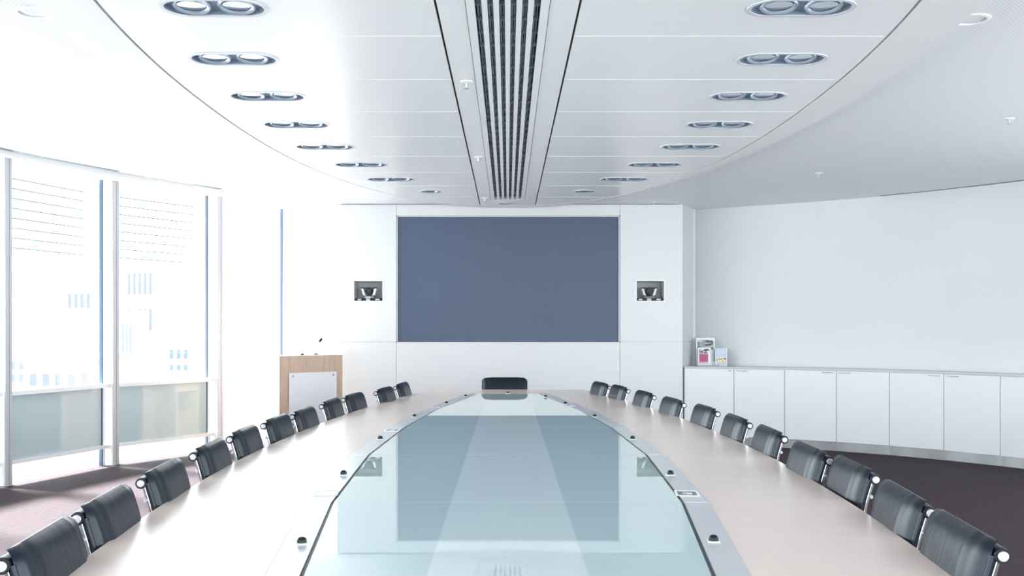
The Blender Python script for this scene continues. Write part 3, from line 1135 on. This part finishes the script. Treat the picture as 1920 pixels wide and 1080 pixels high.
# ------------------------------------------------------------------ chairs
def cushion(path, W, T, name, parent, nu=34, nv=26, groove=.155, back=.010):
    """padded cushion: path = (y, z) centre line; thickness T to the sitter's side"""
    P = bez(path, 8)
    L = [0]
    for a, c in zip(P, P[1:]):
        L.append(L[-1] + (c - a).length)

    def at(s):
        s *= L[-1]
        for i in range(len(P) - 1):
            if s <= L[i + 1] or i == len(P) - 2:
                t = (s - L[i]) / (L[i + 1] - L[i])
                p = P[i].lerp(P[i + 1], t)
                tt = (P[i + 1] - P[i]).normalized()
                return p, Vector((tt.y, -tt.x))
    mb = MB()
    front, rear = [], []
    for j in range(nv + 1):
        v = j / nv
        p, nrm = at(v)
        ev = (1 - abs(2 * v - 1) ** 4) ** .5
        fr, rr = [], []
        for i in range(nu + 1):
            u = -1 + 2 * i / nu
            x = u * W
            eu = max(1 - abs(u) ** 7, 0) ** .5
            th = T * ev * eu
            gdip = math.exp(-((abs(x) - groove) / .007) ** 2)
            outside = 1 / (1 + math.exp(-(abs(x) - groove) / .006))
            th *= (1 - .22 * gdip) * (1 - .18 * outside)
            # soft corners in plan
            cut = 1 - .085 * (max(0, abs(2 * v - 1) - .70) / .30) ** 3
            fr.append(mb.b.verts.new((x * cut, p.x + nrm.x * th, p.y + nrm.y * th)))
            rr.append(mb.b.verts.new((x * cut, p.x - nrm.x * back * ev * eu, p.y - nrm.y * back * ev * eu)))
        front.append(fr)
        rear.append(rr)
    for j in range(nv):
        for i in range(nu):
            mb.b.faces.new([front[j][i], front[j][i + 1], front[j + 1][i + 1], front[j + 1][i]])
            mb.b.faces.new([rear[j][i], rear[j + 1][i], rear[j + 1][i + 1], rear[j][i + 1]])
    bmesh.ops.remove_doubles(mb.b, verts=mb.b.verts, dist=1e-5)
    return mb.build(name, 'leather', parent, smooth=80)


RY, RZ, CWD = -.315, .822, .216    # axis of the top roll, half chair width


def make_chair():
    o = empty('conference_chair')
    prof = [(.235, .425), (.20, .452), (.10, .452), (-.05, .432), (-.16, .432), (-.205, .465), (-.235, .54), (-.262, .64), (-.283, .74), (-.300, .80), (-.306, .822)]
    P = bez(prof, 5)
    # leather sling with the roll at its top
    up, dn = [], []
    for i, p in enumerate(P):
        t = (P[min(i + 1, len(P) - 1)] - P[max(i - 1, 0)]).normalized()
        n = Vector((t.y, -t.x))
        up.append((p.x + n.x * .003, p.y + n.y * .003)); dn.append((p.x - n.x * .003, p.y - n.y * .003))
    mb = MB(); mb.sweep(up + dn[::-1], -CWD + .012, CWD - .012)
    mb.tube([(-CWD + .004, RY, RZ), (CWD - .004, RY, RZ)], .0185, 20)
    mb.tube([(-CWD + .002, .243, .412), (CWD - .002, .243, .412)], .0165, 20)
    sl = mb.build('leather_sling', 'leather', o, smooth=40)
    # aluminium side ribs with a dark inner edge
    for s in (-1, 1):
        a, c = [], []
        for i, p in enumerate(P):
            t = (P[min(i + 1, len(P) - 1)] - P[max(i - 1, 0)]).normalized()
            n = Vector((t.y, -t.x))
            a.append((p.x + n.x * .001, p.y + n.y * .001)); c.append((p.x - n.x * .009, p.y - n.y * .009))
        mb = MB(); mb.sweep(a + c[::-1], min(s * (CWD - .008), s * CWD), max(s * (CWD - .008), s * CWD))
        rb = mb.build('side_rib', 'chrome', o, bevel=.002)
        mb = MB()
        a2 = [(y_ + .0, z_) for y_, z_ in a]
        mb.tube([(s * (CWD - .005), p.x + .009, p.y) for p in P[22:]], .0085, 8)
        mb.build('rib_piping', 'leather', rb, smooth=50)
        for (yy, zz, r) in ((RY, RZ, .0118), (.243, .412, .011)):
            mb = MB()
            mb.tube([(s * (CWD - .001), yy, zz), (s * (CWD + .003), yy, zz)], [r + .0065, r + .0058], 24)
            ring = mb.build('roll_end', 'black', o, smooth=40)
            mb = MB()
            mb.tube([(s * (CWD + .002), yy, zz), (s * (CWD + .0055), yy, zz), (s * (CWD + .0065), yy, zz)], [r, r, r - .0015], 24)
            mb.tube([(s * (CWD + .006), yy, zz), (s * (CWD + .0072), yy, zz)], .003, 10)
            mb.build('end_cap', 'satin', ring, smooth=20)
    # cushions
    cushion([(-.232, .575), (-.252, .65), (-.270, .73), (-.285, .79), (-.298, .838), (-.314, .852)], CWD - .005, .034, 'back_cushion', o)
    cushion([(-.185, .445), (-.222, .50), (-.240, .57)], CWD - .005, .036, 'lumbar_cushion', o, 26, 12)
    cushion([(.225, .452), (.10, .458), (-.05, .438), (-.16, .438)], CWD - .005, -.038, 'seat_cushion', o, 26, 20)
    # stretchers behind the back and under the seat
    mb = MB(); mb.tube([(-CWD, -.290, .655), (-.10, -.305, .65), (.10, -.305, .65), (CWD, -.290, .655)], .008, 10)
    st = mb.build('back_stretcher', 'alu', o, smooth=50)
    for s in (-1, 1):
        mb = MB(); mb.lathe([(.0055, -.006), (.007, 0), (.0055, .006)], (0, 0, 0), 16)
        bmesh.ops.rotate(mb.b, cent=(0, 0, 0), matrix=Matrix.Rotation(PI / 2, 3, 'Y'), verts=mb.b.verts)
        bmesh.ops.translate(mb.b, vec=(s * (CWD + .002), -.300, .765), verts=mb.b.verts)
        mb.build('bolt', 'handle_grey', st, smooth=50)
    mb = MB(); mb.tube([(-CWD, .02, .43), (-.08, .02, .40), (.08, .02, .40), (CWD, .02, .43)], .012, 10)
    mb.tube([(-CWD, -.10, .42), (-.08, -.06, .40), (.08, -.06, .40), (CWD, -.10, .42)], .012, 10)
    mb.build('seat_stretcher', 'alu', o, smooth=50)
    mb = MB(); mb.lathe([(.055, .395), (.055, .375), (.026, .36), (.024, .22), (.020, .22), (.020, .08), (.035, .06)], (0, -.02, 0), 20)
    mb.build('pedestal', 'alu', o, smooth=40)
    mb = MB()
    for k in range(5):
        a = 2 * PI * k / 5 + PI / 2
        mb.tube([(.03 * math.cos(a), -.02 + .03 * math.sin(a), .085), (0.13 * math.cos(a), -.02 + .13 * math.sin(a), .082), (0.225 * math.cos(a), -.02 + 0.225 * math.sin(a), .066)], [.02, .016, .011], 8)
    mb.build('star_base', 'alu', o, smooth=50)
    for k in range(5):
        a = 2 * PI * k / 5 + PI / 2
        cx, cy = 0.225 * math.cos(a), -.02 + 0.225 * math.sin(a)
        mb = MB()
        mb.tube([(cx - .014, cy, .026), (cx - .004, cy, .026)], .026, 14)
        mb.tube([(cx + .004, cy, .026), (cx + .014, cy, .026)], .026, 14)
        mb.tube([(cx, cy, .026), (cx, cy, .062)], .006, 8)
        mb.build('caster', 'black', o, smooth=40)
    return o


chair = make_chair()
RC = [(1881.5, 1044), (1745.5, 963), (1642.5, 900), (1556, 865.5), (1471.5, 825), (1406, 799), (1346, 777), (1283, 760.5), (1227, 746), (1178.5, 734), (1143, 727)]
LC = [(2, 1063), (143.5, 974), (263.5, 907), (361.5, 857), (430, 825), (493.5, 799.5), (547.5, 782.5), (602.5, 763), (643.5, 750.5), (704, 738), (740.5, 728)]
firstc = True
for side, lst in (('right', RC), ('left', LC)):
    caps = [plane_pt(px, py, RZ) for px, py in lst]
    for k, cpt in enumerate(caps):
        a = caps[max(k - 1, 0)]
        c = caps[min(k + 1, len(caps) - 1)]
        t = (Vector(c) - Vector(a)).normalized()
        if side == 'left':
            t = -t
        ang = math.atan2(t.y, t.x)
        nrm = Vector((-t.y, t.x))
        cx = -(CWD + .005) if side == 'right' else (CWD + .005)
        base = Vector(cpt) - t * cx - nrm * RY
        o = chair if firstc else copy_tree(chair)
        firstc = False
        o.location = (base.x, base.y, 0)
        o.rotation_euler = (0, 0, ang)
        if k == 0:
            lab = 'black padded leather chair nearest the viewer on the %s side of the table' % side
        elif k == len(caps) - 1:
            lab = 'black padded leather chair farthest from the viewer on the %s side of the table' % side
        else:
            lab = 'black padded leather chair, %s from the viewer along the %s side of the table' % (ordn[k], side)
        tag(o, lab, 'chair', 'black leather chairs around the table')
o = copy_tree(chair)
o.location = (-.03, 9.445 + RY + .0, 0)
o.location = (-.03, 9.445 - .24, 0)
o.rotation_euler = (0, 0, PI)
o.location.y = 9.475 - .25 + 0.0
tag(o, 'black padded leather chair facing the viewer at the far end of the table', 'chair', 'black leather chairs around the table')
